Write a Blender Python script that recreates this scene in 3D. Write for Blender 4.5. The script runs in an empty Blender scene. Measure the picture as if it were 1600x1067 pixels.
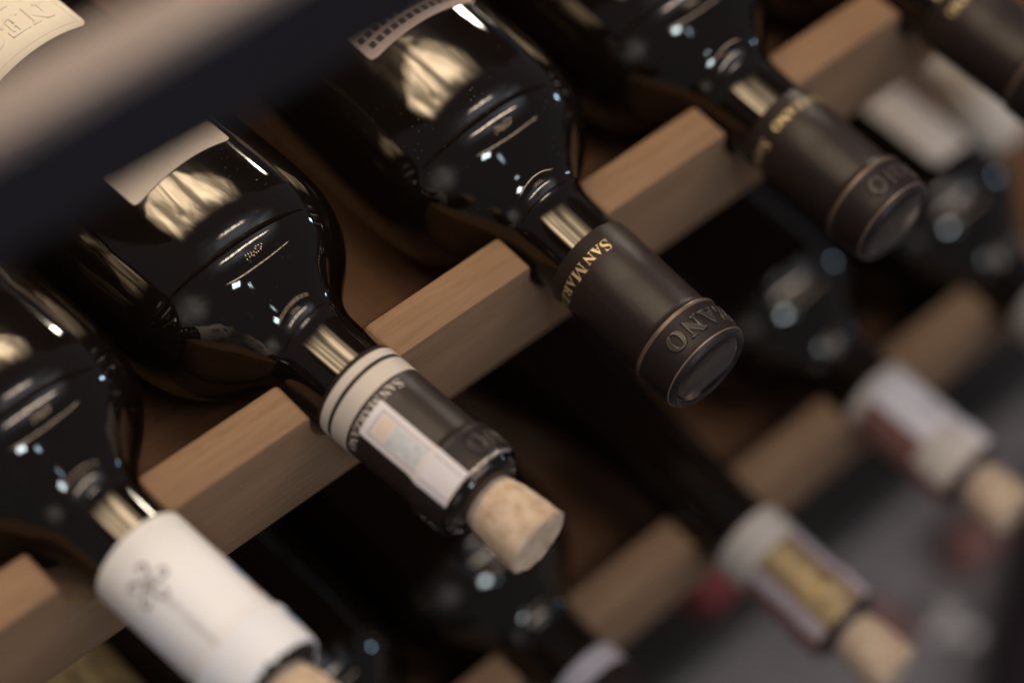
import bpy, bmesh, math, random
from mathutils import Vector, Matrix, noise

random.seed(7)
SC = bpy.context.scene
COL = SC.collection
R = math.radians

# ------------------------------------------------------------------ camera
YAW, PITCH, ROLL, FPX = 0.94591, 0.93549, 0.22989, 3617.445
CAM = Vector((-0.18045, -0.23651, 0.51266))
fwd = Vector((math.sin(YAW) * math.cos(PITCH), math.cos(YAW) * math.cos(PITCH), -math.sin(PITCH)))
rt = Vector((math.cos(YAW), -math.sin(YAW), 0))
up = rt.cross(fwd)
r2 = math.cos(ROLL) * rt + math.sin(ROLL) * up
u2 = -math.sin(ROLL) * rt + math.cos(ROLL) * up
cd = bpy.data.cameras.new('camera')
cam = bpy.data.objects.new('camera', cd)
COL.objects.link(cam)
M = Matrix((r2, u2, -fwd)).transposed().to_4x4()
M.translation = CAM
cam.matrix_world = M
cd.sensor_width = 36
cd.lens = FPX / 1600 * 36
cd.clip_start = 0.01
cd.clip_end = 50
cd.dof.use_dof = True
cd.dof.focus_distance = 0.632
cd.dof.aperture_fstop = 2.9
SC.camera = cam

# ------------------------------------------------------------------ world and lamps
w = bpy.data.worlds.new('World')
SC.world = w
w.use_nodes = True
bg = w.node_tree.nodes['Background']
bg.inputs[0].default_value = (0.80, 0.84, 1.0, 1)
bg.inputs[1].default_value = 0.05


def area(name, loc, target, sx, sy, power, color, spread=180):
    l = bpy.data.lights.new(name, 'AREA')
    l.shape = 'RECTANGLE'
    l.size, l.size_y = sx, sy
    l.energy = power
    l.color = color
    l.spread = R(spread)
    o = bpy.data.objects.new(name, l)
    COL.objects.link(o)
    d = Vector(target) - Vector(loc)
    o.location = loc
    o.rotation_euler = d.to_track_quat('-Z', 'Y').to_euler()
    return o


def lit(name, loc, target, sx, sy, L, color):
    return area(name, loc, target, sx, sy, L * math.pi * sx * sy, color)


def soften(o, soft=0.3, nscale=None, lo=0.0, hi=1.0, contrast=(0.35, 0.65), stretch=(1, 1, 1), panes=None):
    """Give a lamp soft edges and an uneven face, as real luminaires and windows have."""
    l = o.data
    l.use_nodes = True
    nt = l.node_tree
    em = nt.nodes['Emission']
    g = nt.nodes.new('ShaderNodeNewGeometry')
    sp = nt.nodes.new('ShaderNodeSeparateXYZ')
    nt.links.new(g.outputs['Parametric'], sp.inputs[0])

    def M(op, a, b_=None, c=None):
        n = nt.nodes.new('ShaderNodeMath')
        n.operation = op
        for k, v in enumerate((a, b_, c)):
            if v is None:
                continue
            if isinstance(v, (int, float)):
                n.inputs[k].default_value = v
            else:
                nt.links.new(v, n.inputs[k])
        return n.outputs[0]

    def edge(x, w):
        d = M('MINIMUM', x, M('SUBTRACT', 1.0, x))
        mr = nt.nodes.new('ShaderNodeMapRange')
        mr.interpolation_type = 'SMOOTHERSTEP'
        mr.inputs['From Max'].default_value = w
        nt.links.new(d, mr.inputs['Value'])
        return mr.outputs[0]
    sx_, sy_ = (soft if isinstance(soft, tuple) else (soft, soft))
    f = M('MULTIPLY', edge(sp.outputs[0], sx_), edge(sp.outputs[1], sy_))
    if nscale:
        mp = nt.nodes.new('ShaderNodeMapping')
        mp.inputs['Scale'].default_value = stretch
        nt.links.new(g.outputs['Parametric'], mp.inputs[0])
        n = nt.nodes.new('ShaderNodeTexNoise')
        n.inputs['Scale'].default_value = nscale
        n.inputs['Detail'].default_value = 4
        n.inputs['Distortion'].default_value = 0.6
        nt.links.new(mp.outputs[0], n.inputs['Vector'])
        mr = nt.nodes.new('ShaderNodeMapRange')
        mr.interpolation_type = 'SMOOTHSTEP'
        mr.inputs['From Min'].default_value = contrast[0]
        mr.inputs['From Max'].default_value = contrast[1]
        mr.inputs['To Min'].default_value = lo
        mr.inputs['To Max'].default_value = hi
        nt.links.new(n.outputs[0], mr.inputs['Value'])
        f = M('MULTIPLY', f, mr.outputs[0])
    if panes:
        for k, c in enumerate(panes):
            w_ = M('PINGPONG', M('MULTIPLY', sp.outputs[k], float(c)), 0.5)
            f = M('MULTIPLY', f, M('GREATER_THAN', w_, 0.06))
    nt.links.new(f, em.inputs['Strength'])
    return o


# the room's light: pale ceiling, strip lamps, windows, and the warm lamps at the back of the cabinet
soften(lit('ceiling_light', (0.6, -0.70, 1.92), (0.6, -0.65, 0), 4.2, 2.0, 0.62, (0.70, 0.78, 1.0)), 0.4, 3.0, 0.15, 1.0, (0.3, 0.7))
o = lit('strip_lamp', (1.0, -2.2, 1.78), (0.3, -0.2, 0), 4.2, 0.055, 7.5, (1.0, 0.78, 0.62))
o.rotation_euler = (R(40), 0, 0)
soften(o, (0.12, 0.3), 9, 0.25, 1.0, (0.35, 0.6), (3, 0.3, 1))
o = lit('strip_lamp', (0.4, -0.9, 1.80), (0.3, -0.2, 0), 2.2, 0.055, 17, (1.0, 0.86, 0.74))
o.rotation_euler = (R(15), 0, 0)
soften(o, (0.15, 0.3), 7, 0.1, 1.3, (0.38, 0.6), (3, 0.3, 1))
# a cluster of small hanging lamps
for k in range(16):
    x = 0.28 + 0.085 * (k % 8) + random.uniform(-0.02, 0.02)
    lit('pendant_lamp', (x, -1.15 - 0.16 * (k // 8) + random.uniform(-0.04, 0.04), 1.66 + random.uniform(-0.12, 0.05)), (0.2, 0, 0), 0.018, 0.05, 9, (1.0, 0.76, 0.55))
soften(lit('strip_lamp', (0.3, -0.10, 1.80), (0.3, -0.10, 0), 1.1, 0.14, 8, (1.0, 0.86, 0.74)), (0.3, 0.45), 5, 0.1, 1.0, (0.35, 0.65), (2, 0.4, 1))
soften(lit('window_light', (-0.62, -2.75, 1.85), (0.1, 0, 0), 0.46, 0.36, 24, (0.66, 0.84, 1.0)), 0.12, 4, 0.35, 1.0, (0.3, 0.6), (1, 1, 1), (3, 1))
soften(lit('window_light', (0.05, -2.6, 1.35), (0.1, 0, 0), 0.20, 0.26, 12, (0.55, 0.78, 1.0)), 0.3, 5, 0.0, 1.0, (0.4, 0.65))
soften(lit('side_window_light', (3.0, -0.5, 0.22), (0.1, 0, 0), 0.14, 0.22, 22, (0.45, 0.70, 1.0)), 0.4)
soften(lit('left_window_light', (-0.72, -0.46, 0.26), (0.0, 0, 0), 0.8, 0.7, 0.36, (1.0, 0.96, 0.96)), 0.5, 3, 0.5, 1.0)
soften(lit('cabinet_light', (0.05, 0.40, -0.075), (0.05, 0.0, -0.15), 1.0, 0.05, 7.0, (1.0, 0.80, 0.56)), (0.1, 0.4), 4, 0.2, 1.0, (0.4, 0.6), (3, 0.3, 1))
# warm lamps on the back wall of the cabinet, above the bottle row
soften(lit('cabinet_light', (0.10, 0.41, 0.58), (0.12, 0.0, 0.0), 0.95, 0.46, 11.0, (1.0, 0.79, 0.55)), (0.2, 0.45), 2.4, 0.14, 0.95, (0.36, 0.70), (2.6, 0.9, 1))
soften(lit('cabinet_light', (0.72, 0.41, 0.215), (0.1, 0.05, 0), 0.11, 0.06, 70.0, (1.0, 0.9, 0.74)), 0.4)

vs = SC.view_settings
vs.view_transform = 'Standard'
vs.look = 'None'
vs.exposure = 1.28
vs.gamma = 1
SC.render.engine = 'CYCLES'
SC.cycles.use_denoising = True
SC.cycles.max_bounces = 8
SC.cycles.sample_clamp_indirect = 4


# ------------------------------------------------------------------ materials
def nodes(name):
    m = bpy.data.materials.new(name)
    m.use_nodes = True
    nt = m.node_tree
    return m, nt, nt.nodes['Principled BSDF']


def mat(name, col, rough=0.5, spec=0.5, metal=0, var=0.0, scale=60, bump=0.0, bscale=400, stretch=(1, 1, 1), col2=None, coat=0):
    m, nt, b = nodes(name)
    b.inputs['Roughness'].default_value = rough
    b.inputs['Specular IOR Level'].default_value = spec
    b.inputs['Metallic'].default_value = metal
    b.inputs['Coat Weight'].default_value = coat
    tc = nt.nodes.new('ShaderNodeTexCoord')
    mp = nt.nodes.new('ShaderNodeMapping')
    mp.inputs['Scale'].default_value = stretch
    nt.links.new(tc.outputs['Object'], mp.inputs[0])
    if var or col2:
        n = nt.nodes.new('ShaderNodeTexNoise')
        n.inputs['Scale'].default_value = scale
        n.inputs['Detail'].default_value = 5
        nt.links.new(mp.outputs[0], n.inputs['Vector'])
        cr = nt.nodes.new('ShaderNodeValToRGB')
        a = [max(0, c * (1 - var)) for c in col]
        z = col2 if col2 else [min(1, c * (1 + var)) for c in col]
        cr.color_ramp.elements[0].color = (*a, 1)
        cr.color_ramp.elements[1].color = (*z, 1)
        cr.color_ramp.elements[0].position = 0.3
        cr.color_ramp.elements[1].position = 0.7
        nt.links.new(n.outputs[0], cr.inputs[0])
        nt.links.new(cr.outputs[0], b.inputs['Base Color'])
    else:
        b.inputs['Base Color'].default_value = (*col, 1)
    if bump:
        n2 = nt.nodes.new('ShaderNodeTexNoise')
        n2.inputs['Scale'].default_value = bscale
        n2.inputs['Detail'].default_value = 4
        nt.links.new(mp.outputs[0], n2.inputs['Vector'])
        bp = nt.nodes.new('ShaderNodeBump')
        bp.inputs['Strength'].default_value = bump
        bp.inputs['Distance'].default_value = 0.0005
        nt.links.new(n2.outputs[0], bp.inputs['Height'])
        nt.links.new(bp.outputs[0], b.inputs['Normal'])
    return m


def glass_mat(name, col):
    """Dark bottle glass: near-black body, clear sharp reflections, faint waviness, a little dust."""
    m, nt, b = nodes(name)
    b.inputs['IOR'].default_value = 1.53
    b.inputs['Specular IOR Level'].default_value = 0.62
    b.inputs['Specular Tint'].default_value = (1.0, 0.92, 0.80, 1)
    tc = nt.nodes.new('ShaderNodeTexCoord')
    oi = nt.nodes.new('ShaderNodeObjectInfo')
    va = nt.nodes.new('ShaderNodeVectorMath'); va.operation = 'MULTIPLY_ADD'
    va.inputs[1].default_value = (1, 1, 1)
    nt.links.new(tc.outputs['Object'], va.inputs[0])
    nt.links.new(oi.outputs['Random'], va.inputs[2])
    v = nt.nodes.new('ShaderNodeTexVoronoi')
    v.inputs['Scale'].default_value = 620
    nt.links.new(va.outputs[0], v.inputs['Vector'])
    n0 = nt.nodes.new('ShaderNodeTexNoise')
    n0.inputs['Scale'].default_value = 45
    nt.links.new(va.outputs[0], n0.inputs['Vector'])
    mth = nt.nodes.new('ShaderNodeMath'); mth.operation = 'MULTIPLY_ADD'
    mth.inputs[1].default_value = -0.40
    mth.inputs[2].default_value = 0.250
    nt.links.new(n0.outputs[0], mth.inputs[0])
    lt = nt.nodes.new('ShaderNodeMath'); lt.operation = 'LESS_THAN'
    nt.links.new(v.outputs['Distance'], lt.inputs[0])
    nt.links.new(mth.outputs[0], lt.inputs[1])
    mx = nt.nodes.new('ShaderNodeMix'); mx.data_type = 'RGBA'
    mx.inputs[6].default_value = (*col, 1)
    mx.inputs[7].default_value = (0.07, 0.062, 0.055, 1)
    nt.links.new(lt.outputs[0], mx.inputs[0])
    nt.links.new(mx.outputs[2], b.inputs['Base Color'])
    mr = nt.nodes.new('ShaderNodeMath'); mr.operation = 'MULTIPLY_ADD'
    mr.inputs[1].default_value = 0.35
    mr.inputs[2].default_value = 0.035
    nt.links.new(lt.outputs[0], mr.inputs[0])
    nt.links.new(mr.outputs[0], b.inputs['Roughness'])
    mp = nt.nodes.new('ShaderNodeMapping')
    mp.inputs['Scale'].default_value = (1, 1, 0.45)
    nt.links.new(va.outputs[0], mp.inputs[0])
    n = nt.nodes.new('ShaderNodeTexNoise')
    n.inputs['Scale'].default_value = 48
    n.inputs['Detail'].default_value = 3
    nt.links.new(mp.outputs[0], n.inputs['Vector'])
    bp = nt.nodes.new('ShaderNodeBump')
    bp.inputs['Strength'].default_value = 0.13
    bp.inputs['Distance'].default_value = 0.002
    sx = nt.nodes.new('ShaderNodeSeparateXYZ')
    nt.links.new(tc.outputs['Object'], sx.inputs[0])
    rg = nt.nodes.new('ShaderNodeMapRange')      # the cast body is wavier than the smooth shoulder and neck
    rg.inputs['From Min'].default_value = 0.180
    rg.inputs['From Max'].default_value = 0.202
    rg.inputs['To Min'].default_value = 0.42
    rg.inputs['To Max'].default_value = 0.07
    nt.links.new(sx.outputs[2], rg.inputs['Value'])
    nt.links.new(rg.outputs[0], bp.inputs['Strength'])
    nt.links.new(n.outputs[0], bp.inputs['Height'])
    nt.links.new(bp.outputs[0], b.inputs['Normal'])
    return m


def wood_mat(name, dark, light):
    m, nt, b = nodes(name)
    b.inputs['Roughness'].default_value = 0.58
    b.inputs['Specular IOR Level'].default_value = 0.14
    tc = nt.nodes.new('ShaderNodeTexCoord')
    mp = nt.nodes.new('ShaderNodeMapping')
    mp.inputs['Scale'].default_value = (5, 70, 70)
    nt.links.new(tc.outputs['Object'], mp.inputs[0])
    n1 = nt.nodes.new('ShaderNodeTexNoise')
    n1.inputs['Scale'].default_value = 6
    n1.inputs['Detail'].default_value = 8
    n1.inputs['Distortion'].default_value = 1.1
    nt.links.new(mp.outputs[0], n1.inputs['Vector'])
    n2 = nt.nodes.new('ShaderNodeTexNoise')
    n2.inputs['Scale'].default_value = 22
    n2.inputs['Detail'].default_value = 3
    nt.links.new(tc.outputs['Object'], n2.inputs['Vector'])
    mp3 = nt.nodes.new('ShaderNodeMapping')
    mp3.inputs['Scale'].default_value = (60, 900, 900)
    nt.links.new(tc.outputs['Object'], mp3.inputs[0])
    n3 = nt.nodes.new('ShaderNodeTexNoise')
    n3.inputs['Scale'].default_value = 3
    n3.inputs['Detail'].default_value = 2
    nt.links.new(mp3.outputs[0], n3.inputs['Vector'])
    ad = nt.nodes.new('ShaderNodeMath'); ad.operation = 'ADD'
    m1 = nt.nodes.new('ShaderNodeMath'); m1.operation = 'MULTIPLY'; m1.inputs[1].default_value = 0.55
    m2 = nt.nodes.new('ShaderNodeMath'); m2.operation = 'MULTIPLY'; m2.inputs[1].default_value = 0.25
    m3 = nt.nodes.new('ShaderNodeMath'); m3.operation = 'MULTIPLY'; m3.inputs[1].default_value = 0.20
    nt.links.new(n1.outputs[0], m1.inputs[0]); nt.links.new(n2.outputs[0], m2.inputs[0]); nt.links.new(n3.outputs[0], m3.inputs[0])
    ad2 = nt.nodes.new('ShaderNodeMath'); ad2.operation = 'ADD'
    nt.links.new(m1.outputs[0], ad.inputs[0]); nt.links.new(m2.outputs[0], ad.inputs[1])
    nt.links.new(ad.outputs[0], ad2.inputs[0]); nt.links.new(m3.outputs[0], ad2.inputs[1])
    cr = nt.nodes.new('ShaderNodeValToRGB')
    cr.color_ramp.elements[0].position = 0.36
    cr.color_ramp.elements[1].position = 0.66
    cr.color_ramp.elements[0].color = (*dark, 1)
    cr.color_ramp.elements[1].color = (*light, 1)
    nt.links.new(ad2.outputs[0], cr.inputs[0])
    nt.links.new(cr.outputs[0], b.inputs['Base Color'])
    bp = nt.nodes.new('ShaderNodeBump')
    bp.inputs['Strength'].default_value = 0.25
    bp.inputs['Distance'].default_value = 0.0004
    nt.links.new(ad2.outputs[0], bp.inputs['Height'])
    nt.links.new(bp.outputs[0], b.inputs['Normal'])
    return m


def cork_mat():
    m, nt, b = nodes('cork')
    b.inputs['Roughness'].default_value = 0.85
    b.inputs['Specular IOR Level'].default_value = 0.15
    tc = nt.nodes.new('ShaderNodeTexCoord')
    n = nt.nodes.new('ShaderNodeTexNoise'); n.inputs['Scale'].default_value = 260; n.inputs['Detail'].default_value = 6
    nt.links.new(tc.outputs['Object'], n.inputs['Vector'])
    cr = nt.nodes.new('ShaderNodeValToRGB')
    cr.color_ramp.elements[0].position = 0.30; cr.color_ramp.elements[0].color = (0.46, 0.325, 0.215, 1)
    cr.color_ramp.elements[1].position = 0.62; cr.color_ramp.elements[1].color = (0.66, 0.51, 0.375, 1)
    nt.links.new(n.outputs[0], cr.inputs[0])
    mp = nt.nodes.new('ShaderNodeMapping'); mp.inputs['Scale'].default_value = (1, 1, 0.5)
    nt.links.new(tc.outputs['Object'], mp.inputs[0])
    v = nt.nodes.new('ShaderNodeTexVoronoi'); v.inputs['Scale'].default_value = 760
    nt.links.new(mp.outputs[0], v.inputs['Vector'])
    n2 = nt.nodes.new('ShaderNodeTexNoise'); n2.inputs['Scale'].default_value = 130
    nt.links.new(tc.outputs['Object'], n2.inputs['Vector'])
    md = nt.nodes.new('ShaderNodeMath'); md.operation = 'MULTIPLY_ADD'; md.inputs[1].default_value = -0.9; md.inputs[2].default_value = 0.60
    nt.links.new(n2.outputs[0], md.inputs[0])
    lt = nt.nodes.new('ShaderNodeMath'); lt.operation = 'LESS_THAN'
    nt.links.new(v.outputs['Distance'], lt.inputs[0]); nt.links.new(md.outputs[0], lt.inputs[1])
    mx = nt.nodes.new('ShaderNodeMix'); mx.data_type = 'RGBA'
    nt.links.new(lt.outputs[0], mx.inputs[0]); nt.links.new(cr.outputs[0], mx.inputs[6])
    mx.inputs[7].default_value = (0.42, 0.29, 0.19, 1)
    nt.links.new(mx.outputs[2], b.inputs['Base Color'])
    bp = nt.nodes.new('ShaderNodeBump'); bp.inputs['Strength'].default_value = 0.5; bp.inputs['Distance'].default_value = 0.0004
    sb = nt.nodes.new('ShaderNodeMath'); sb.operation = 'SUBTRACT'
    nt.links.new(n.outputs[0], sb.inputs[0]); nt.links.new(lt.outputs[0], sb.inputs[1])
    nt.links.new(sb.outputs[0], bp.inputs['Height']); nt.links.new(bp.outputs[0], b.inputs['Normal'])
    return m


MT = {
    'glass': glass_mat('bottle_glass', (0.0055, 0.0032, 0.0022)),
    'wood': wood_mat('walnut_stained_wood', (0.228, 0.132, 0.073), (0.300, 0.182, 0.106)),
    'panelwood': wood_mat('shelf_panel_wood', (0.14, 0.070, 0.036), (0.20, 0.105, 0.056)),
    'railtop': mat('pale_wood', (0.27, 0.215, 0.185), 0.5, 0.3, var=0.08, scale=20),
    'navy': mat('dark_navy', (0.0075, 0.0075, 0.0135), 0.5, 0.3, var=0.2, scale=25),  # rail front, much darker and bluer than the rail top
    'foil': mat('brown_black_foil', (0.0200, 0.0125, 0.0115), 0.42, 0.30, var=0.25, scale=35, bump=0.30, bscale=210, stretch=(1, 1, 0.4)),
    'relief': mat('embossed_foil', (0.035, 0.024, 0.020), 0.30, 0.6),
    'ridge': mat('ridge_highlight_foil', (0.13, 0.088, 0.068), 0.36, 0.5, metal=0.3),  # paler than the foil: light caught by the ridge, put into the colour
    'foilend': mat('black_foil_disc', (0.0025, 0.0022, 0.002), 0.7, 0.02, bump=0.1, bscale=500),
    'copper': mat('copper_edge', (0.30, 0.20, 0.15), 0.35, 0.6, metal=0.6),
    'gold': mat('gold_print', (0.62, 0.47, 0.24), 0.4, 0.5, metal=0.35, var=0.12, scale=300),
    'cream': mat('cream_print', (0.60, 0.53, 0.46), 0.5, 0.4, var=0.05, scale=80),
    'whitefoil': mat('white_foil', (0.83, 0.815, 0.825), 0.45, 0.4, var=0.02, scale=40, bump=0.08, bscale=300),
    'logo': mat('grey_print', (0.27, 0.24, 0.24), 0.5, 0.3),
    'paper': mat('label_paper', (0.66, 0.56, 0.47), 0.75, 0.2, var=0.03, scale=120, bump=0.15, bscale=1500),
    'paper2': mat('pinkish_label_paper', (0.42, 0.33, 0.29), 0.75, 0.2, var=0.05, scale=120, bump=0.15, bscale=1500),
    'cream_label': mat('embossed_cream_paper', (0.74, 0.66, 0.52), 0.7, 0.25, var=0.03, scale=120, bump=0.1, bscale=1200),
    'ink': mat('dark_ink', (0.035, 0.028, 0.022), 0.6, 0.3),
    'strip': mat('tax_strip_paper', (0.76, 0.70, 0.70), 0.6, 0.3, var=0.03, scale=150),
    'peach': mat('peach_print', (0.76, 0.62, 0.50), 0.6, 0.3, var=0.05, scale=150),
    'blue': mat('pale_blue_print', (0.50, 0.53, 0.56), 0.6, 0.3, scale=420, col2=(0.68, 0.67, 0.66)),
    'greyline': mat('grey_lilac_line', (0.50, 0.44, 0.47), 0.6, 0.3),
    'lilac': mat('blue_mark', (0.13, 0.27, 0.46), 0.6, 0.3),
    'redmark': mat('red_mark', (0.38, 0.20, 0.20), 0.6, 0.3),
    'cork': cork_mat(),
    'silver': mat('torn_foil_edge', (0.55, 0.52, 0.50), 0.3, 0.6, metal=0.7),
    'redwax': mat('red_foil', (0.30, 0.055, 0.055), 0.45, 0.4, var=0.1),
    'brick': mat('dusty_red_foil', (0.26, 0.12, 0.10), 0.6, 0.3, var=0.1),
    'floor': mat('grey_floor', (0.235, 0.205, 0.198), 0.22, 0.55, var=0.30, scale=7),
    'black': mat('black_laminate', (0.030, 0.026, 0.024), 0.35, 0.4, var=0.3, scale=9),
    'maroon': mat('maroon_black_lacquer', (0.016, 0.006, 0.007), 0.4, 0.3, var=0.2, scale=20),
    'ivory': mat('ivory_paper', (0.86, 0.73, 0.60), 0.6, 0.3, var=0.03, scale=60),
    'tin': mat('pale_gold_print', (0.45, 0.33, 0.17), 0.35, 0.5, metal=0.5, var=0.4, scale=160),
}


# ------------------------------------------------------------------ helpers
def link(name, me, material, parent=None):
    o = bpy.data.objects.new(name, me)
    COL.objects.link(o)
    if material is not None and not me.materials:
        me.materials.append(MT[material])
    if parent is not None:
        o.parent = parent
    return o


def bm_mesh(bm, name, smooth=True, angle=35):
    bmesh.ops.recalc_face_normals(bm, faces=bm.faces)
    me = bpy.data.meshes.new(name)
    bm.to_mesh(me)
    bm.free()
    for p in me.polygons:
        p.use_smooth = smooth
    if smooth:
        try:
            me.set_sharp_from_angle(angle=R(angle))
        except Exception:
            pass
    return me


def tag(o, label, cat, group=None, kind=None):
    o['label'] = label
    o['category'] = cat
    if group:
        o['group'] = group
    if kind:
        o['kind'] = kind
    return o


def empty(name, mw):
    o = bpy.data.objects.new(name, None)
    o.empty_display_size = 0.02
    COL.objects.link(o)
    o.matrix_world = mw
    return o


def interp(prof, s):
    if s <= prof[0][0]:
        return prof[0][1]
    for (a, ra), (b, rb) in zip(prof, prof[1:]):
        if s <= b:
            return ra + (rb - ra) * (s - a) / (b - a) if b > a else rb
    return prof[-1][1]


LEN = 0.300   # bottle length; local z = LEN - s, s measured back from the lip


def smooth_profile():
    """(s, r) of the bare glass in metres, lip first."""
    key = [(0.0, 9.6), (0.0006, 11.6), (0.002, 12.9), (0.004, 13.3), (0.011, 13.4), (0.013, 12.9), (0.020, 12.9), (0.049, 13.4),
           (0.055, 13.5), (0.061, 13.7), (0.065, 14.1), (0.068, 15.0), (0.071, 16.8), (0.0745, 20.2), (0.078, 24.4), (0.082, 28.6),
           (0.087, 32.2), (0.093, 34.7), (0.100, 36.0), (0.110, 36.6), (0.120, 36.7), (0.135, 36.75), (0.292, 36.75), (0.297, 35.6),
           (0.2995, 33.0)]
    out = []
    for i in range(len(key) - 1):
        s0, a = key[i]; s1, b = key[i + 1]
        # catmull-rom for the shoulder, straight elsewhere
        n = 4 if 0.049 <= s0 < 0.12 else 1
        pm = key[max(i - 1, 0)]; pn = key[min(i + 2, len(key) - 1)]
        for k in range(n):
            t = k / n
            if n == 1:
                r = a + (b - a) * t
            else:
                m0 = (b - pm[1]) / (s1 - pm[0]) * (s1 - s0)
                m1 = (pn[1] - a) / (pn[0] - s0) * (s1 - s0)
                r = (2 * t**3 - 3 * t**2 + 1) * a + (t**3 - 2 * t**2 + t) * m0 + (-2 * t**3 + 3 * t**2) * b + (t**3 - t**2) * m1
            out.append((s0 + (s1 - s0) * t, r / 1000))
    out.append((key[-1][0], key[-1][1] / 1000))
    return out


GLASS = smooth_profile()
CAPS = [(0.0, 12.6), (0.0007, 13.5), (0.0018, 14.05), (0.0030, 14.3), (0.0046, 14.25), (0.0060, 14.35), (0.0115, 14.5), (0.0124, 14.75), (0.0134, 14.85),
        (0.0143, 14.65), (0.0150, 14.05), (0.0165, 13.8), (0.030, 13.95), (0.0492, 14.2), (0.0496, 13.9)]
CAPS = [(a, b / 1000) for a, b in CAPS]


def lathe(prof, seg=72, cap_start=False, cap_end=False, jag=None):
    bm = bmesh.new()
    rings = []
    for k, (s, r) in enumerate(prof):
        ring = []
        for j in range(seg):
            a = 2 * math.pi * j / seg
            ds = jag(a, s) if jag else 0
            ring.append(bm.verts.new((r * math.sin(a), r * math.cos(a), LEN - s - ds)))
        rings.append(ring)
    for A, B in zip(rings, rings[1:]):
        for j in range(seg):
            k = (j + 1) % seg
            bm.faces.new((A[j], A[k], B[k], B[j]))
    if cap_start:
        bm.faces.new(rings[0])
    if cap_end:
        bm.faces.new(rings[-1][::-1])
    return bm


def surf(prof, s, th, off):
    r = interp(prof, s) + off
    a = R(th)
    return Vector((r * math.sin(a), r * math.cos(a), LEN - s))


def patch(prof, s0, s1, t0, t1, off=0.0002, ns=None, ntt=None, corner=0.0, thick=0.00012, f=None):
    """A thin sheet wrapped on the bottle: s0..s1 along it, t0..t1 degrees round it."""
    ns = ns or max(2, int(abs(s1 - s0) / 0.0012))
    ntt = ntt or max(3, int(abs(t1 - t0) / 3))
    bm = bmesh.new()
    rr = interp(prof, (s0 + s1) / 2)
    half_w = R(abs(t1 - t0)) * rr / 2
    half_h = abs(s1 - s0) / 2

    def grid(o):
        g = []
        for i in range(ns + 1):
            row = []
            for j in range(ntt + 1):
                u = i / ns * 2 - 1
                v = j / ntt * 2 - 1
                y, x = u * half_h, v * half_w
                if corner:
                    # round the corners of the sheet
                    cx, cy = half_w - corner, half_h - corner
                    if abs(x) > cx and abs(y) > cy:
                        dx, dy = (abs(x) - cx), (abs(y) - cy)
                        m = max(dx, dy)
                        h = math.hypot(dx, dy)
                        if h > 0:
                            x = math.copysign(cx + dx * m / h, x)
                            y = math.copysign(cy + dy * m / h, y)
                s = (s0 + s1) / 2 + y
                th = (t0 + t1) / 2 + math.degrees(x / rr)
                e = f(s, th) if f else 0
                row.append(bm.verts.new(surf(prof, s, th, o + e)))
            g.append(row)
        return g
    g = grid(off)
    g2 = grid(off - thick)
    for i in range(ns):
        for j in range(ntt):
            bm.faces.new((g[i][j], g[i + 1][j], g[i + 1][j + 1], g[i][j + 1]))
    rim = [g[0][j] for j in range(ntt + 1)] + [g[i][ntt] for i in range(1, ns + 1)] + [g[ns][j] for j in range(ntt - 1, -1, -1)] + [g[i][0] for i in range(ns - 1, 0, -1)]
    rim2 = [g2[0][j] for j in range(ntt + 1)] + [g2[i][ntt] for i in range(1, ns + 1)] + [g2[ns][j] for j in range(ntt - 1, -1, -1)] + [g2[i][0] for i in range(ns - 1, 0, -1)]
    n = len(rim)
    for k in range(n):
        bm.faces.new((rim[k], rim2[k], rim2[(k + 1) % n], rim[(k + 1) % n]))
    for v in [v for v in bm.verts if not v.link_faces]:
        bm.verts.remove(v)
    return bm


SERIF = {c: chr(0x1D400 + ord(c) - 65) for c in 'ABCDEFGHIJKLMNOPQRSTUVWXYZ'}
_gl = {}


def glyph(ch, extrude=0.0, bevel=0.0, serif=True):
    key = (ch, extrude, bevel, serif)
    if key in _gl:
        return _gl[key]
    c = bpy.data.curves.new('glyph', 'FONT')
    c.body = SERIF.get(ch, ch) if serif else ch
    c.size = 1.0
    c.resolution_u = 4
    c.extrude = extrude
    c.bevel_depth = bevel
    c.bevel_resolution = 2 if bevel else 0
    o = bpy.data.objects.new('glyph', c)
    COL.objects.link(o)
    bpy.context.view_layer.update()
    dg = bpy.context.evaluated_depsgraph_get()
    me = bpy.data.meshes.new_from_object(o.evaluated_get(dg))
    vs = [v.co.copy() for v in me.vertices]
    fs = [tuple(p.vertices) for p in me.polygons]
    bpy.data.objects.remove(o)
    bpy.data.curves.remove(c)
    x0 = min(v.x for v in vs) if vs else 0
    x1 = max(v.x for v in vs) if vs else 0
    for v in vs:
        v.x -= x0
    _gl[key] = (vs, fs, x1 - x0)
    return _gl[key]


def line_of(text, sizes, gap, space, extrude=0.0, bevel=0.0, serif=True):
    """Lay out letters along x (baseline y = 0). Returns verts, faces, width."""
    V, F, x = [], [], 0.0
    for ch, h in zip(text, sizes):
        if ch == ' ':
            x += space
            continue
        vs, fs, wd = glyph(ch, extrude / h if h else 0, bevel / h if h else 0, serif)
        b = len(V)
        V += [Vector((v.x * h + x, v.y * h, v.z * h)) for v in vs]
        F += [tuple(i + b for i in f) for f in fs]
        x += wd * h + gap
    return V, F, x - gap


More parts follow.
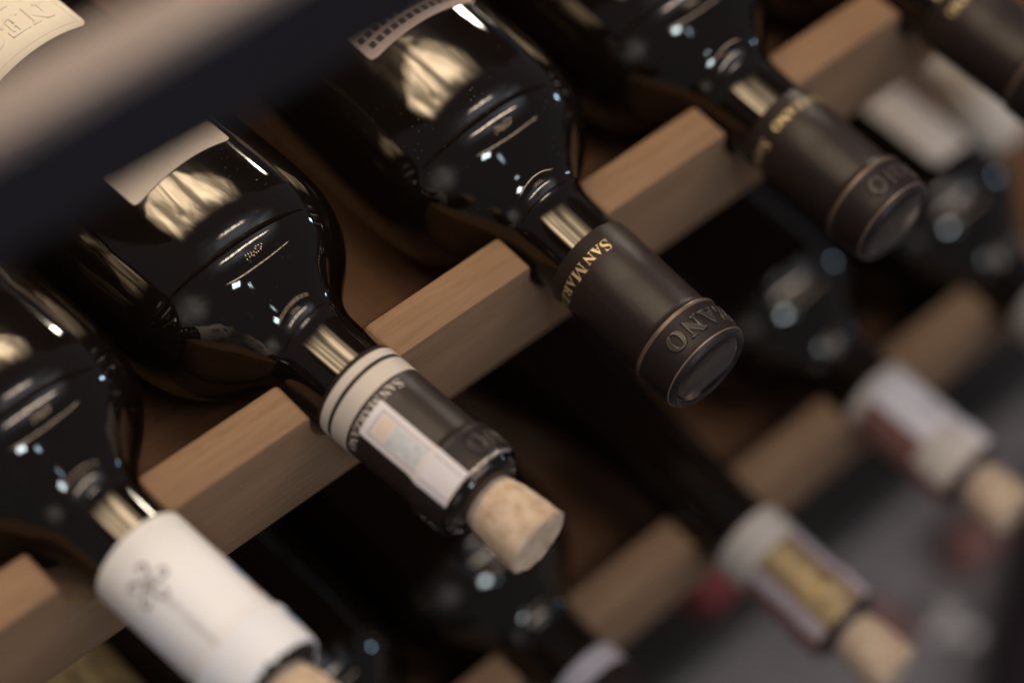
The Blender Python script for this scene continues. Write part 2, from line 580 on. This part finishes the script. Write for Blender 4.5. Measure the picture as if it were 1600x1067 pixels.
def wrap_text(prof, text, s_base, th_start, sizes, gap, space, off, extrude=0.0, bevel=0.0, squeeze=1.0, serif=True, from_end=False):
    """Letters round the neck: tops towards the lip, reading towards smaller angle."""
    V, F, wd = line_of(text, sizes, gap, space, extrude, bevel, serif)
    rr = interp(prof, s_base)
    shift = wd * squeeze if from_end else 0
    me = bpy.data.meshes.new('lettering')
    co = []
    for v in V:
        th = th_start - math.degrees((v.x * squeeze - shift) / rr)
        co.append(surf(prof, s_base - v.y, th, off + v.z))
    me.from_pydata(co, [], F)
    me.update()
    return me


def along_text(prof, text, s_start, th, h, gap, space, off, squeeze=1.0, serif=False):
    """Letters running along the bottle towards the lip."""
    V, F, wd = line_of(text, [h] * len(text), gap, space, 0, 0, serif)
    me = bpy.data.meshes.new('lettering')
    co = []
    for v in V:
        s = s_start - v.x * squeeze
        co.append(surf(prof, s, th + math.degrees(v.y / interp(prof, s)), off))
    me.from_pydata(co, [], F)
    me.update()
    return me


def box_bm(x0, x1, y0, y1, z0, z1, bev=0.0):
    bm = bmesh.new()
    bmesh.ops.create_cube(bm, size=1)
    for v in bm.verts:
        v.co = Vector(((x0 + x1) / 2 + v.co.x * (x1 - x0), (y0 + y1) / 2 + v.co.y * (y1 - y0), (z0 + z1) / 2 + v.co.z * (z1 - z0)))
    if bev:
        bmesh.ops.bevel(bm, geom=list(bm.edges), offset=bev, segments=2, affect='EDGES', profile=0.5)
    return bm


# ------------------------------------------------------------------ setting: floor, cabinet
P = 0.082
floor = link('floor', bm_mesh(box_bm(-1.2, 2.2, -2.0, 0.6, -0.45, -0.42), 'floor', False), 'floor')
floor['kind'] = 'structure'
floor['label'] = 'blurred grey floor in front of the cabinet'

cab = empty('wine_cabinet', Matrix.Translation((0.3, 0.2, -0.42)))
tag(cab, 'black inside of the wine cabinet behind and under the shelves', 'cabinet')


def cabpart(name, *b):
    o = link(name, bm_mesh(box_bm(*b), name, False), 'black')
    o.parent = cab
    o.matrix_parent_inverse = cab.matrix_world.inverted()
    return o


cabpart('back_panel', -0.6, 1.2, 0.42, 0.44, -0.42, 0.9)
cabpart('base_panel', -0.6, 1.2, -0.024, 0.42, -0.42, -0.39)


# ------------------------------------------------------------------ shelves
def front_board(i0, i1, d, h, s, margin=0.041):
    """A board with a rounded notch for each neck; x = 0 at bottle 0."""
    prof = []
    x0, x1 = i0 * P - margin, i1 * P + margin
    prof += [(x0, -h), (x0, 0)]
    for i in range(i0, i1 + 1):
        c = i * P
        rc = 0.0022
        # rounded shoulders into the notch
        n = 5
        for k in range(n + 1):
            a = math.pi / 2 * k / n
            prof.append((c - s - rc + rc * math.sin(a), -rc + rc * math.cos(a)))
        m = 14
        for k in range(1, m):
            a = math.pi * k / m
            prof.append((c - s * math.cos(a), -rc - (s + 0.0005) * math.sin(a)))
        for k in range(n + 1):
            a = math.pi / 2 * (1 - k / n)
            prof.append((c + s + rc - rc * math.sin(a), -rc + rc * math.cos(a)))
    prof += [(x1, 0), (x1, -h)]
    bm = bmesh.new()
    bw = 0.0009
    inner = []
    # offset outline inwards for a small rounded arris
    n = len(prof)
    norms = []
    for k in range(n):
        p0 = Vector(prof[k - 1]); p1 = Vector(prof[k]); p2 = Vector(prof[(k + 1) % n])
        e1 = (p1 - p0).normalized(); e2 = (p2 - p1).normalized()
        n1 = Vector((e1.y, -e1.x)); n2 = Vector((e2.y, -e2.x))
        nn = (n1 + n2)
        nn.normalize()
        norms.append(nn)   # outline runs clockwise: this normal points inwards
    rings = []
    for yy, off in ((0, bw), (bw * 0.29, bw * 0.29), (bw, 0), (d - bw, 0), (d - bw * 0.29, bw * 0.29), (d, bw)):
        rings.append([bm.verts.new((prof[k][0] + norms[k].x * off, yy, prof[k][1] + norms[k].y * off)) for k in range(n)])
    for A, B in zip(rings, rings[1:]):
        for k in range(n):
            j = (k + 1) % n
            bm.faces.new((A[k], A[j], B[j], B[k]))
    bm.faces.new(rings[0])
    bm.faces.new(rings[-1][::-1])
    return bm_mesh(bm, 'front_board', True, 40)


TILT = 0.05118
ZC = -0.00094
BOARD_D, BOARD_H, NOTCH = 0.01363, 0.0444, 0.0152


def shelf(ox, oy, oz, i0, i1, label, group):
    root = empty('wine_shelf', Matrix.Translation((ox, oy, oz - BOARD_H)))
    tag(root, label, 'shelf', group)
    b = link('front_board', front_board(i0, i1, BOARD_D, BOARD_H, NOTCH), 'wood', root)
    b.location = (0, 0, BOARD_H)
    zt = ZC - 0.0367 * math.sqrt(1 + TILT ** 2) - 0.0004
    bm = box_bm(i0 * P - 0.041, i1 * P + 0.041, 0, 0.27, -0.006, 0, 0.0006)
    for v in bm.verts:
        v.co.z += zt - TILT * (v.co.y + BOARD_D + 0.0005)
        v.co.y += BOARD_D + 0.0005
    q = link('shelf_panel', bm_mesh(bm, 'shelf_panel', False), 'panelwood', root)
    q.location = (0, 0, BOARD_H)
    return root


LOX, LOY, LOZ = -0.017, -0.048, -0.160
TOX, TOY, TOZ = -0.020, 0.02, -0.300
shelf(0, 0, 0, -2, 6, 'brown notched wooden shelf carrying the sharp row of bottles', 'notched wooden shelves')
shelf(LOX, LOY, LOZ, -2, 8, 'blurred brown shelf one level below the sharp row', 'notched wooden shelves')

# the near rail at top left, out of focus
rail = empty('wooden_rail', Matrix.Translation((0.1, -0.0185, 0.174)))
tag(rail, 'blurred near rail with pale top and dark navy front, crossing the top corner', 'rail')
RZ, RY = 0.2055, -0.0185
for nm, mt_, b in (('top_strip', 'railtop', (-0.5, 0.9, RY - 0.0002, RY + 0.0112, RZ - 0.006, RZ)),
                   ('front_panel', 'navy', (-0.5, 0.9, RY, RY + 0.0110, RZ - 0.0355, RZ - 0.0062))):
    o = link(nm, bm_mesh(box_bm(*b, 0.0006), nm, False), mt_)
    o.parent = rail
    o.matrix_parent_inverse = rail.matrix_world.inverted()

# dark door edge at the lower right
door = empty('cabinet_door', Matrix.Translation((0.45, -0.12, -0.42)))
tag(door, 'dark maroon edge of a cabinet door at the lower right corner', 'door')
bm = bmesh.new()
pa, pb = Vector((0.473, -0.086)), Vector((0.41, -0.12))
dr = (pa - pb).normalized()
nrm = Vector((dr.y, -dr.x))
pts = [pb - dr * 0.35, pa + dr * 0.06, pa + dr * 0.06 + nrm * 0.035, pb - dr * 0.35 + nrm * 0.035]
lo = [bm.verts.new((q.x, q.y, -0.42)) for q in pts]
hi = [bm.verts.new((q.x, q.y, -0.39)) for q in pts]
bm.faces.new(lo[::-1]); bm.faces.new(hi)
for k in range(4):
    bm.faces.new((lo[k], lo[(k + 1) % 4], hi[(k + 1) % 4], hi[k]))
bmesh.ops.bevel(bm, geom=list(bm.edges), offset=0.002, segments=2, affect='EDGES')
o = link('door_panel', bm_mesh(bm, 'door_panel', False), 'maroon')
o.parent = door
o.matrix_parent_inverse = door.matrix_world.inverted()


# ------------------------------------------------------------------ bottles
ME_GLASS = bm_mesh(lathe(GLASS, 96, True, True), 'glass_body', True, 60)


def bottle_matrix(q, t, tilt, ylip):
    """q = x,z of the axis where y = 0 (relative), lip at y = ylip."""
    a = Vector((t, -1, tilt)).normalized()
    L = Vector((q[0] - t * (ylip - q[1]), ylip, q[2] - tilt * (ylip - q[1])))
    X = Vector((0, 0, 1)).cross(a).normalized()
    Y = a.cross(X)
    m = Matrix((X, Y, a)).transposed().to_4x4()
    m.translation = L - a * LEN
    return m


def ring(prof, s0, s1, off, mt_, parent, name='band', n=3):
    pr = [(s0 + (s1 - s0) * k / n, interp(prof, s0 + (s1 - s0) * k / n) + off) for k in range(n + 1)]
    pr = [(s0, pr[0][1] - off * 0.9)] + pr + [(s1, pr[-1][1] - off * 0.9)]
    return link(name, bm_mesh(lathe(pr, 72), name, True, 40), mt_, parent)


def cork_mesh(seed, out=0.0185, r0=0.0080, r1=0.0099):
    rnd = random.Random(seed)
    bm = bmesh.new()
    seg = 48
    prof = [(0.004, r0), (0.0, r0), (-0.004, r0 + 0.0009)]
    n = 9
    for k in range(1, n + 1):
        t = k / n
        prof.append((-0.004 - (out - 0.0046) * t, r0 + 0.0009 + (r1 - r0 - 0.0009) * (1 - (1 - t) ** 1.7)))
    prof.append((-out, r1 - 0.0007))
    rings = []
    for k, (s, r) in enumerate(prof):
        rg = []
        for j in range(seg):
            a = 2 * math.pi * j / seg
            p = Vector((math.sin(a) * 3, math.cos(a) * 3, s * 300 + seed))
            dr_ = noise.noise(p * 1.6) * 0.00022 + noise.noise(p * 4) * 0.00010
            ds = 0
            if k >= len(prof) - 2:
                ds = noise.noise(Vector((math.sin(a) * 2, math.cos(a) * 2, seed))) * 0.0009
                if 0.2 < (a / math.pi) % 2 < 0.75:
                    ds += 0.0007 * (k == len(prof) - 1)
            rg.append(bm.verts.new(((r + dr_) * math.sin(a), (r + dr_) * math.cos(a), LEN - s - ds)))
        rings.append(rg)
    for A, B in zip(rings, rings[1:]):
        for j in range(seg):
            k = (j + 1) % seg
            bm.faces.new((A[j], A[k], B[k], B[j]))
    last = rings[-1]
    c = bm.verts.new((0, 0, LEN + out - 0.0005))
    mid = [bm.verts.new((v.co.x * 0.55, v.co.y * 0.55, LEN + out - 0.0003 + rnd.uniform(-0.0003, 0.0003))) for v in last]
    for j in range(seg):
        k = (j + 1) % seg
        bm.faces.new((last[j], last[k], mid[k], mid[j]))
        bm.faces.new((mid[j], mid[k], c))
    return bm_mesh(bm, 'cork', True, 30)


def closed_capsule(root, foil='foil', text_at=-3.0, emb_end=-38.0, text='SAN MARZANO', second=None, from_end=False):
    pr = [(0.0011, 0.0), (0.0011, 0.0112), (0.0005, 0.0120)] + CAPS
    cp = link('capsule', bm_mesh(lathe([(a, max(b, 0.00001)) for a, b in pr], 96), 'capsule', True, 50), foil, root)
    # disc set in the end
    dprof = [(0.00095, 0.00001), (0.00095, 0.0110), (0.00105, 0.0112)]
    dc = link('end_disc', bm_mesh(lathe(dprof, 64), 'end_disc', True), 'foilend', cp)
    ring(CAPS, 0.0017, 0.0021, 0.00012, 'copper', cp, 'rim_line', 2)
    sizes = [0.0052 if (k == 0 or c == 'M') else 0.0043 for k, c in enumerate(text)]
    me = wrap_text(CAPS, text, 0.0450, text_at, sizes, 0.00022, 0.0007, 0.00012, from_end=from_end)
    link('lettering', me, 'gold', cp)
    if second is not None:
        me = wrap_text(CAPS, text, 0.0450, second, sizes, 0.00022, 0.0007, 0.00012)
        link('lettering', me, 'gold', cp)
    # raised letters on the finish
    t2 = 'SAN MARZANO'
    me = wrap_text(CAPS, t2, 0.0103, emb_end, [0.0076] * len(t2), 0.0006, 0.0014, 0.00004, extrude=0.00022, bevel=0.00028, from_end=True)
    for p in me.polygons:
        p.use_smooth = True
    link('raised_lettering', me, 'relief', cp)
    ring(CAPS, 0.0128, 0.0141, 0.00008, 'ridge', cp, 'ridge_highlight', 3)  # paler ring painting the highlight along the ridge
    # foil overlap seam
    link('seam', bm_mesh(patch(CAPS, 0.0155, 0.0490, -60, -57.6, 0.00010, thick=0.0003), 'seam'), foil, cp)
    return cp


def disc_text(cp, text, h, r, mid_deg):
    V, F, wd = line_of(text, [h] * len(text), h * 0.12, h * 0.45, 0, 0, False)
    me = bpy.data.meshes.new('end_lettering')
    co = []
    for v in V:
        a = R(mid_deg) - (v.x - wd / 2) / r
        rr = r + v.y
        co.append((rr * math.sin(a), rr * math.cos(a), LEN - 0.00085))
    me.from_pydata(co, [], F)
    me.update()
    link('end_lettering', me, 'gold', cp)


_fl = [q for q in GLASS if q[0] <= 0.050] + [(0.060, 0.0138), (0.080, 0.0148), (0.100, 0.0165), (0.115, 0.0186), (0.130, 0.0217), (0.145, 0.0252), (0.160, 0.0286), (0.175, 0.0315), (0.190, 0.0336), (0.205, 0.0348), (0.222, 0.0353), (0.292, 0.0353), (0.297, 0.0345), (0.2995, 0.031)]
ME_FLUTE = bm_mesh(lathe(_fl, 96, True, True), 'slender_body', True, 60)


def base_bottle(mw, label, cat='wine bottle', group=None, name='wine_bottle', body=None):
    root = empty(name, mw)
    tag(root, label, cat, group)
    link('glass_body', body or ME_GLASS, 'glass', root)
    return root


CAPS_LONG = [q for q in CAPS if q[0] < 0.049] + [(0.0513, 0.0142), (0.0517, 0.0139)]


def open_capsule(root, foil, s_end=0.0030, jagamp=0.0006, seed=1, CAPS=CAPS):
    pr = [(s_end, interp(CAPS, s_end) - 0.00025)] + [(s_end, interp(CAPS, s_end))] + [q for q in CAPS if q[0] > s_end + 0.0004]

    def jag(a, s):
        if s <= s_end + 1e-6:
            return noise.noise(Vector((math.sin(a) * 6, math.cos(a) * 6, seed))) * jagamp + noise.noise(Vector((math.sin(a) * 17, math.cos(a) * 17, seed))) * jagamp * 0.7
        return 0
    return link('capsule', bm_mesh(lathe(pr, 144, jag=jag), 'capsule', True, 50), foil, root)


G_ROW = 'bottles lying in the sharp row'
tA, tB, tC, tD = 0.05186, 0.05343, -0.03806, -0.03113
xA, xB, xC, xD = 0.00539, P + 0.00043, 2 * P - 0.00036, 3 * P - 0.00051

# --- bottle with the white capsule (lower left)
A = base_bottle(bottle_matrix((xA, 0, ZC), tA, TILT, -0.0562), 'wine bottle with white capsule, faint grey pinwheel mark and cork, at the lower left', 'wine bottle', G_ROW)
cp = open_capsule(A, 'whitefoil', 0.0012, 0.0011, 3, CAPS_LONG)
ring(CAPS_LONG, 0.0126, 0.0142, 0.00015, 'whitefoil', cp, 'ridge')
# pinwheel: five curled arms
bm = bmesh.new()
for k in range(5):
    base = 2 * math.pi * k / 5 + 0.35
    prev = None
    pts = []
    for q in range(16):
        t = q / 15
        if t < 0.55:
            rad = 0.0004 + 0.0031 * t / 0.55
            ang = base + 0.55 * math.sin(t / 0.55 * math.pi / 2)
            x, y = rad * math.cos(ang), rad * math.sin(ang)
        else:
            u = (t - 0.55) / 0.45
            ang0 = base + 0.55
            ex, ey = 0.0035 * math.cos(ang0), 0.0035 * math.sin(ang0)
            cx, cy = ex - 0.00095 * math.sin(ang0), ey + 0.00095 * math.cos(ang0)
            a2 = ang0 - math.pi / 2 + u * math.pi * 1.35
            x, y = cx + 0.00095 * math.cos(a2), cy + 0.00095 * math.sin(a2)
        pts.append((x * 1.25, y * 1.25, 0.00115 * (1 - 0.35 * t)))
    for q in range(16):
        x, y, wd = pts[q]
        nx = pts[min(q + 1, 15)][0] - pts[max(q - 1, 0)][0]
        ny = pts[min(q + 1, 15)][1] - pts[max(q - 1, 0)][1]
        l = math.hypot(nx, ny) or 1
        ox_, oy_ = -ny / l * wd / 2, nx / l * wd / 2
        row = []
        for e, hh in ((-1, 0.00006), (-0.5, 0.00022), (0.5, 0.00022), (1, 0.00006)):
            s = 0.0382 + (y + oy_ * e)
            th = -36 + math.degrees((x + ox_ * e) / 0.0140)
            row.append(bm.verts.new(surf(CAPS_LONG, s, th, hh)))
        if prev:
            for j in range(3):
                bm.faces.new((prev[j], prev[j + 1], row[j + 1], row[j]))
        prev = row
link('pinwheel_mark', bm_mesh(bm, 'pinwheel_mark'), 'logo', cp)
me = along_text(CAPS_LONG, 'SAN MARZANO', 0.0318, -36, 0.0023, 0.00026, 0.0008, 0.00010, squeeze=0.95, serif=True)
link('lettering', me, 'logo', cp)
ts = link('tax_strip', bm_mesh(patch(CAPS_LONG, 0.0016, 0.036, 48, 84, 0.00016, thick=0.0001), 'tax_strip'), 'strip', cp)
link('blue_mark', bm_mesh(patch(CAPS_LONG, 0.0255, 0.0305, 54, 72, 0.00024, thick=0.00008), 'blue_mark'), 'lilac', cp)
link('red_mark', bm_mesh(patch(CAPS_LONG, 0.0195, 0.0240, 54, 72, 0.00024, thick=0.00008), 'red_mark'), 'redmark', cp)
link('blue_mark', bm_mesh(patch(CAPS_LONG, 0.0070, 0.0120, 54, 72, 0.00030, thick=0.00008), 'blue_mark'), 'lilac', cp)
link('cork', cork_mesh(11, 0.020, 0.0084, 0.0102), 'cork', A)

# --- bottle with cork, tax strip, bands (centre)
B = base_bottle(bottle_matrix((xB, 0, ZC), tB, TILT, -0.049), 'wine bottle with cork standing out, cream bands and tax strip on torn brown capsule', 'wine bottle', G_ROW)
cp = open_capsule(B, 'foil', 0.0031, 0.0006, 5)
ring(CAPS, 0.0453, 0.0480, 0.00012, 'cream', cp, 'band')
ring(CAPS, 0.0385, 0.0440, 0.00012, 'cream', cp, 'band')
tx = 'SAN MARZANO'
link('lettering', wrap_text(CAPS, tx, 0.0374, 11, [0.0045 if (k == 0 or c == 'M') else 0.0038 for k, c in enumerate(tx)], 0.00010, 0.0004, 0.00012, squeeze=0.92), 'cream', cp)
me = wrap_text(CAPS, 'SAN MARZANO', 0.0108, 1, [0.0076] * 11, 0.0006, 0.0014, 0.00002, extrude=0.0002, bevel=0.00028, from_end=True)
for p_ in me.polygons:
    p_.use_smooth = True
link('raised_lettering', me, 'relief', cp)


def fold(s, th):
    return 0.00025 * math.exp(-((s - 0.0155) / 0.0012) ** 2)


S0, S1, T0, T1 = 0.0034, 0.0353, -64.5, -20.5
ts = link('tax_strip', bm_mesh(patch(CAPS, S0, S1, T0, T1, 0.00030, thick=0.0001, f=fold), 'tax_strip'), 'strip', cp)
for nm, a in (('frame_line', (0.0040, 0.0330, T0 + 6.0, T0 + 8.2)), ('frame_line', (0.0040, 0.0330, T1 - 8.2, T1 - 6.0)), ('frame_line', (0.0325, 0.0331, T0 + 6, T1 - 6))):
    link(nm, bm_mesh(patch(CAPS, *a, 0.00036, thick=0.00005, f=fold, ns=24), nm), 'greyline', ts)
link('peach_panel', bm_mesh(patch(CAPS, 0.0275, 0.0320, T0 + 9.5, T1 - 9.5, 0.00037, thick=0.00006, f=fold), 'peach_panel'), 'peach', ts)
link('blue_panel', bm_mesh(patch(CAPS, 0.0160, 0.0273, T0 + 9.5, T1 - 9.5, 0.00037, thick=0.00006, f=fold), 'blue_panel'), 'blue', ts)
# crumpled shiny tear along the cut
bm = bmesh.new()
rows = []
for j in range(70):
    th = -22 + 70 * j / 69
    n1 = noise.noise(Vector((th * 0.21, 2.2, 0)))
    n2 = noise.noise(Vector((th * 0.5, 7.2, 0)))
    s = 0.0030 + n1 * 0.0005
    wd = 0.00022 + max(0, n2) * 0.0006
    rows.append([bm.verts.new(surf(CAPS, s - wd, th, -0.0003)), bm.verts.new(surf(CAPS, s - wd * 0.3, th, 0.0001 + 0.0003 * max(0, n2))), bm.verts.new(surf(CAPS, s + wd, th, 0.00012))])
for a, b in zip(rows, rows[1:]):
    bm.faces.new((a[0], a[1], b[1], b[0])); bm.faces.new((a[1], a[2], b[2], b[1]))
link('torn_edge', bm_mesh(bm, 'torn_edge'), 'silver', cp)
link('cork', cork_mesh(4, 0.0185), 'cork', B)
lb = link('label', bm_mesh(patch(GLASS, 0.1150, 0.1600, -30.3, 24.6, 0.00025, corner=0.0016, thick=0.0002), 'label'), 'paper', B)
lb2 = link('main_label', bm_mesh(patch(GLASS, 0.1730, 0.2500, -44, 24, 0.00025, corner=0.003, thick=0.0002), 'main_label'), 'cream_label', B)
link('raised_border', bm_mesh(patch(GLASS, 0.1752, 0.1757, -41, 21, 0.00045, thick=0.0002), 'raised_border'), 'cream_label', lb2)
link('raised_border', bm_mesh(patch(GLASS, 0.1752, 0.2400, 20.2, 21, 0.00045, thick=0.0002), 'raised_border'), 'cream_label', lb2)
for word, sb in (('NEGRO', 0.1870), ('AMARO', 0.1975)):
    me = wrap_text(GLASS, word, sb, 14, [0.0098] * 5, 0.0010, 0.002, 0.00022, extrude=0.00025, bevel=0.0003)
    for p_ in me.polygons:
        p_.use_smooth = True
    link('raised_lettering', me, 'cream_label', lb2)

# --- dark capsule bottle, sharp
C = base_bottle(bottle_matrix((xC, 0, ZC), tC, TILT, -0.0577), 'wine bottle with unopened brown capsule, sharp gold lettering and label edged with squares', 'wine bottle', G_ROW)
cp = closed_capsule(C, text_at=-2.5, emb_end=-46)
disc_text(cp, 'San Marzano', 0.0021, 0.0062, -150)
lb = link('label', bm_mesh(patch(GLASS, 0.1238, 0.2000, -33.7, 30, 0.00025, corner=0.002, thick=0.0002), 'label'), 'paper2', C)
sq = bm_mesh(patch(GLASS, 0.1238, 0.1258, 0, 3.1, 0.00032, ns=2, ntt=2, thick=0.00006), 'ink_square', False)
for row_, s in enumerate((0.1268, 0.1305)):
    for k in range(14):
        th = -29.5 + k * 4.3 - row_ * 2.1
        me_ = bm_mesh(patch(GLASS, s, s + 0.0021, th, th + 3.0, 0.00034, ns=2, ntt=2, thick=0.00006), 'ink_square', False) if k == 0 else me_
        o = link('ink_square', me_, 'ink', lb)
        if k:
            o.rotation_euler = (0, 0, -R(k * 4.3))

# --- dark capsule bottle, softer, right of centre
D = base_bottle(bottle_matrix((xD, 0, ZC), tD, TILT, -0.0563), 'dark capsuled wine bottle with a copper rim line, second from the upper right', 'wine bottle', G_ROW)
cp = closed_capsule(D, text_at=-46, emb_end=-30, from_end=True, second=-62)
disc_text(cp, 'San Marzano', 0.0021, 0.0062, -150)
# --- and the one cut by the frame at upper right
Eb = base_bottle(bottle_matrix((4 * P, 0, ZC), -0.02, TILT, -0.0575), 'dark capsuled wine bottle cut off by the upper right corner', 'wine bottle', G_ROW)
closed_capsule(Eb, text_at=-52, emb_end=-20, from_end=True)

# ------------------------------------------------------------------ lower shelf
G_LOW = 'blurred bottles on the lower shelf'
random.seed(3)


def low(i, label, t=0.0, ylip=-0.106, dx=0.0, body=None):
    return base_bottle(bottle_matrix((LOX + i * P + dx, LOY, LOZ + ZC), t, TILT, ylip), label, 'wine bottle', G_LOW, body=body)


b1 = low(0, 'blurred lower bottle with pale gold label, under the white-capsuled bottle', 0.01, dx=0.016)
open_capsule(b1, 'foil', 0.0030, 0.0004, 25)
link('label', bm_mesh(patch(GLASS, 0.1190, 0.19, 2, 82, 0.0003, corner=0.002, thick=0.0002), 'label'), 'tin', b1)
b2 = low(1, 'blurred dark lower bottle under the corked bottle with tax strip, mostly hidden', 0.02, dx=0.008)
open_capsule(b2, 'foil', 0.0030, 0.0004, 23)
b3 = low(2, 'blurred lower bottle with pinkish grey band on its capsule, at the bottom edge', 0.0)
c3 = open_capsule(b3, 'foil', 0.0030, 0.0004, 24)
ring(CAPS, 0.0400, 0.0480, 0.00012, 'greyline', c3, 'band')
# first corked bottle: cream band, gold panel, pink strips
b4 = low(3, 'blurred slender-necked lower bottle with cream band and gold panel, cork out', 0.0, body=ME_FLUTE)
c4 = open_capsule(b4, 'brick', 0.0030, 0.0004, 26)
ring(CAPS, 0.0360, 0.0488, 0.00015, 'cream', c4, 'band')
link('gold_panel', bm_mesh(patch(CAPS, 0.0034, 0.0355, -46, 14, 0.00025, thick=0.0001), 'gold_panel'), 'tin', c4)
link('side_strip', bm_mesh(patch(CAPS, 0.0034, 0.0355, -74, -52, 0.00025, thick=0.0001), 'side_strip'), 'greyline', c4)
link('side_strip', bm_mesh(patch(CAPS, 0.0034, 0.0355, 24, 50, 0.00025, thick=0.0001), 'side_strip'), 'greyline', c4)
link('cork', cork_mesh(31, 0.021), 'cork', b4)
# second corked bottle
b5 = low(4, 'blurred lower bottle with cream and white paper strip round its capsule, cork out', 0.0, -0.094)
c5 = open_capsule(b5, 'brick', 0.0030, 0.0004, 27)
ring(CAPS, 0.0440, 0.0488, 0.00015, 'cream', c5, 'band')
st = link('tax_strip', bm_mesh(patch(CAPS, 0.0034, 0.0440, -42, 50, 0.00025, thick=0.0001), 'tax_strip'), 'strip', c5)
link('blue_mark', bm_mesh(patch(CAPS, 0.0235, 0.0290, 0, 16, 0.00034, thick=0.00006), 'blue_mark'), 'greyline', st)
link('paper_end', bm_mesh(patch(CAPS, 0.0034, 0.0190, -78, 10, 0.0004, thick=0.0001), 'paper_end'), 'cream', c5)
link('cork', cork_mesh(32, 0.019), 'cork', b5)
b6 = low(5, 'blurred lower bottle with cream label and cream capsule near the right edge', 0.0)
c6 = open_capsule(b6, 'cream', 0.0030, 0.0004, 28)
link('label', bm_mesh(patch(GLASS, 0.103, 0.141, -11, 24, 0.0003, corner=0.003, thick=0.0002), 'label'), 'ivory', b6)
link('cork', cork_mesh(33), 'cork', b6)
# bottle pushed back, closed with a pale round-ended stopper
b7 = base_bottle(bottle_matrix((0.459, 0.056, LOZ - 0.004), -0.12, TILT, 0.060), 'blurred bottle with pale round-ended stopper between the two dark capsules, upper right', 'wine bottle', G_LOW)
sp = [(0.010, 0.0070), (-0.026, 0.0072), (-0.029, 0.0090), (-0.032, 0.0125), (-0.036, 0.0145), (-0.046, 0.0147), (-0.052, 0.0132), (-0.0565, 0.0098), (-0.059, 0.0050), (-0.0598, 0.0001)]
link('stopper', bm_mesh(lathe(sp, 48), 'stopper', True, 60), 'ivory', b7)


# ------------------------------------------------------------------ loose corks and added highlight lumps on the floor and cabinet base
def loose_cork(x, y, z, rot, mt_, label, L=0.036, r=0.0112, seed=1):
    bm = bmesh.new()
    seg, prof = 28, [(-L / 2, 0.0001), (-L / 2, r * 0.9), (-L / 2 + 0.0012, r), (-L / 4, r * 0.98), (0, r * 0.965), (L / 4, r * 0.985), (L / 2 - 0.0012, r * 1.02), (L / 2, r * 0.93), (L / 2, 0.0001)]
    rings = []
    for x_, rr in prof:
        rings.append([bm.verts.new((x_, (rr + 0.0003 * noise.noise(Vector((x_ * 200, 3 * math.cos(a), 3 * math.sin(a) + seed)))) * math.cos(a), rr * math.sin(a))) for a in [2 * math.pi * j / seg for j in range(seg)]])
    for A_, B_ in zip(rings, rings[1:]):
        for j in range(seg):
            bm.faces.new((A_[j], A_[(j + 1) % seg], B_[(j + 1) % seg], B_[j]))
    o = link('loose_cork', bm_mesh(bm, 'loose_cork', True, 40), mt_)
    o.location = (x, y, z + r * 1.02)
    o.rotation_euler = (0, 0, R(rot))
    tag(o, label, 'cork', 'loose corks')
    return o


loose_cork(0.395, -0.066, -0.42, 100, 'brick', 'blurred dull red cork on the grey floor, beside the gold-panelled capsule', 0.026, seed=2)
loose_cork(0.468, -0.062, -0.42, 5, 'brick', 'blurred dull red cork on the grey floor near the right edge', 0.040, seed=3)
loose_cork(0.336, -0.004, -0.39, 5, 'redwax', 'blurred bright red cork lying on the black cabinet base', 0.032, seed=4)


def highlight_lump(x, y, z, r, label, seed):  # added pale lump standing in for a blurred white highlight
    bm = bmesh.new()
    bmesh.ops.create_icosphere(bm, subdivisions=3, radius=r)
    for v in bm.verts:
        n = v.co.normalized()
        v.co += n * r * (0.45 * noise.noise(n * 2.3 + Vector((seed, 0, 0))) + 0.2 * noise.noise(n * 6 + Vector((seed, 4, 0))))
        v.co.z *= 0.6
    o = link('highlight_lump', bm_mesh(bm, 'highlight_lump', False), 'silver')
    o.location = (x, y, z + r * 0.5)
    tag(o, label, 'foil scrap', 'highlight lumps on the floor')


highlight_lump(0.425, -0.080, -0.42, 0.010, 'blurred bright highlight on the grey floor, modelled as a lump', 1.3)
highlight_lump(0.430, -0.094, -0.42, 0.009, 'smaller dull highlight on the grey floor, modelled as a lump, nearest the dark door edge', 5.1)
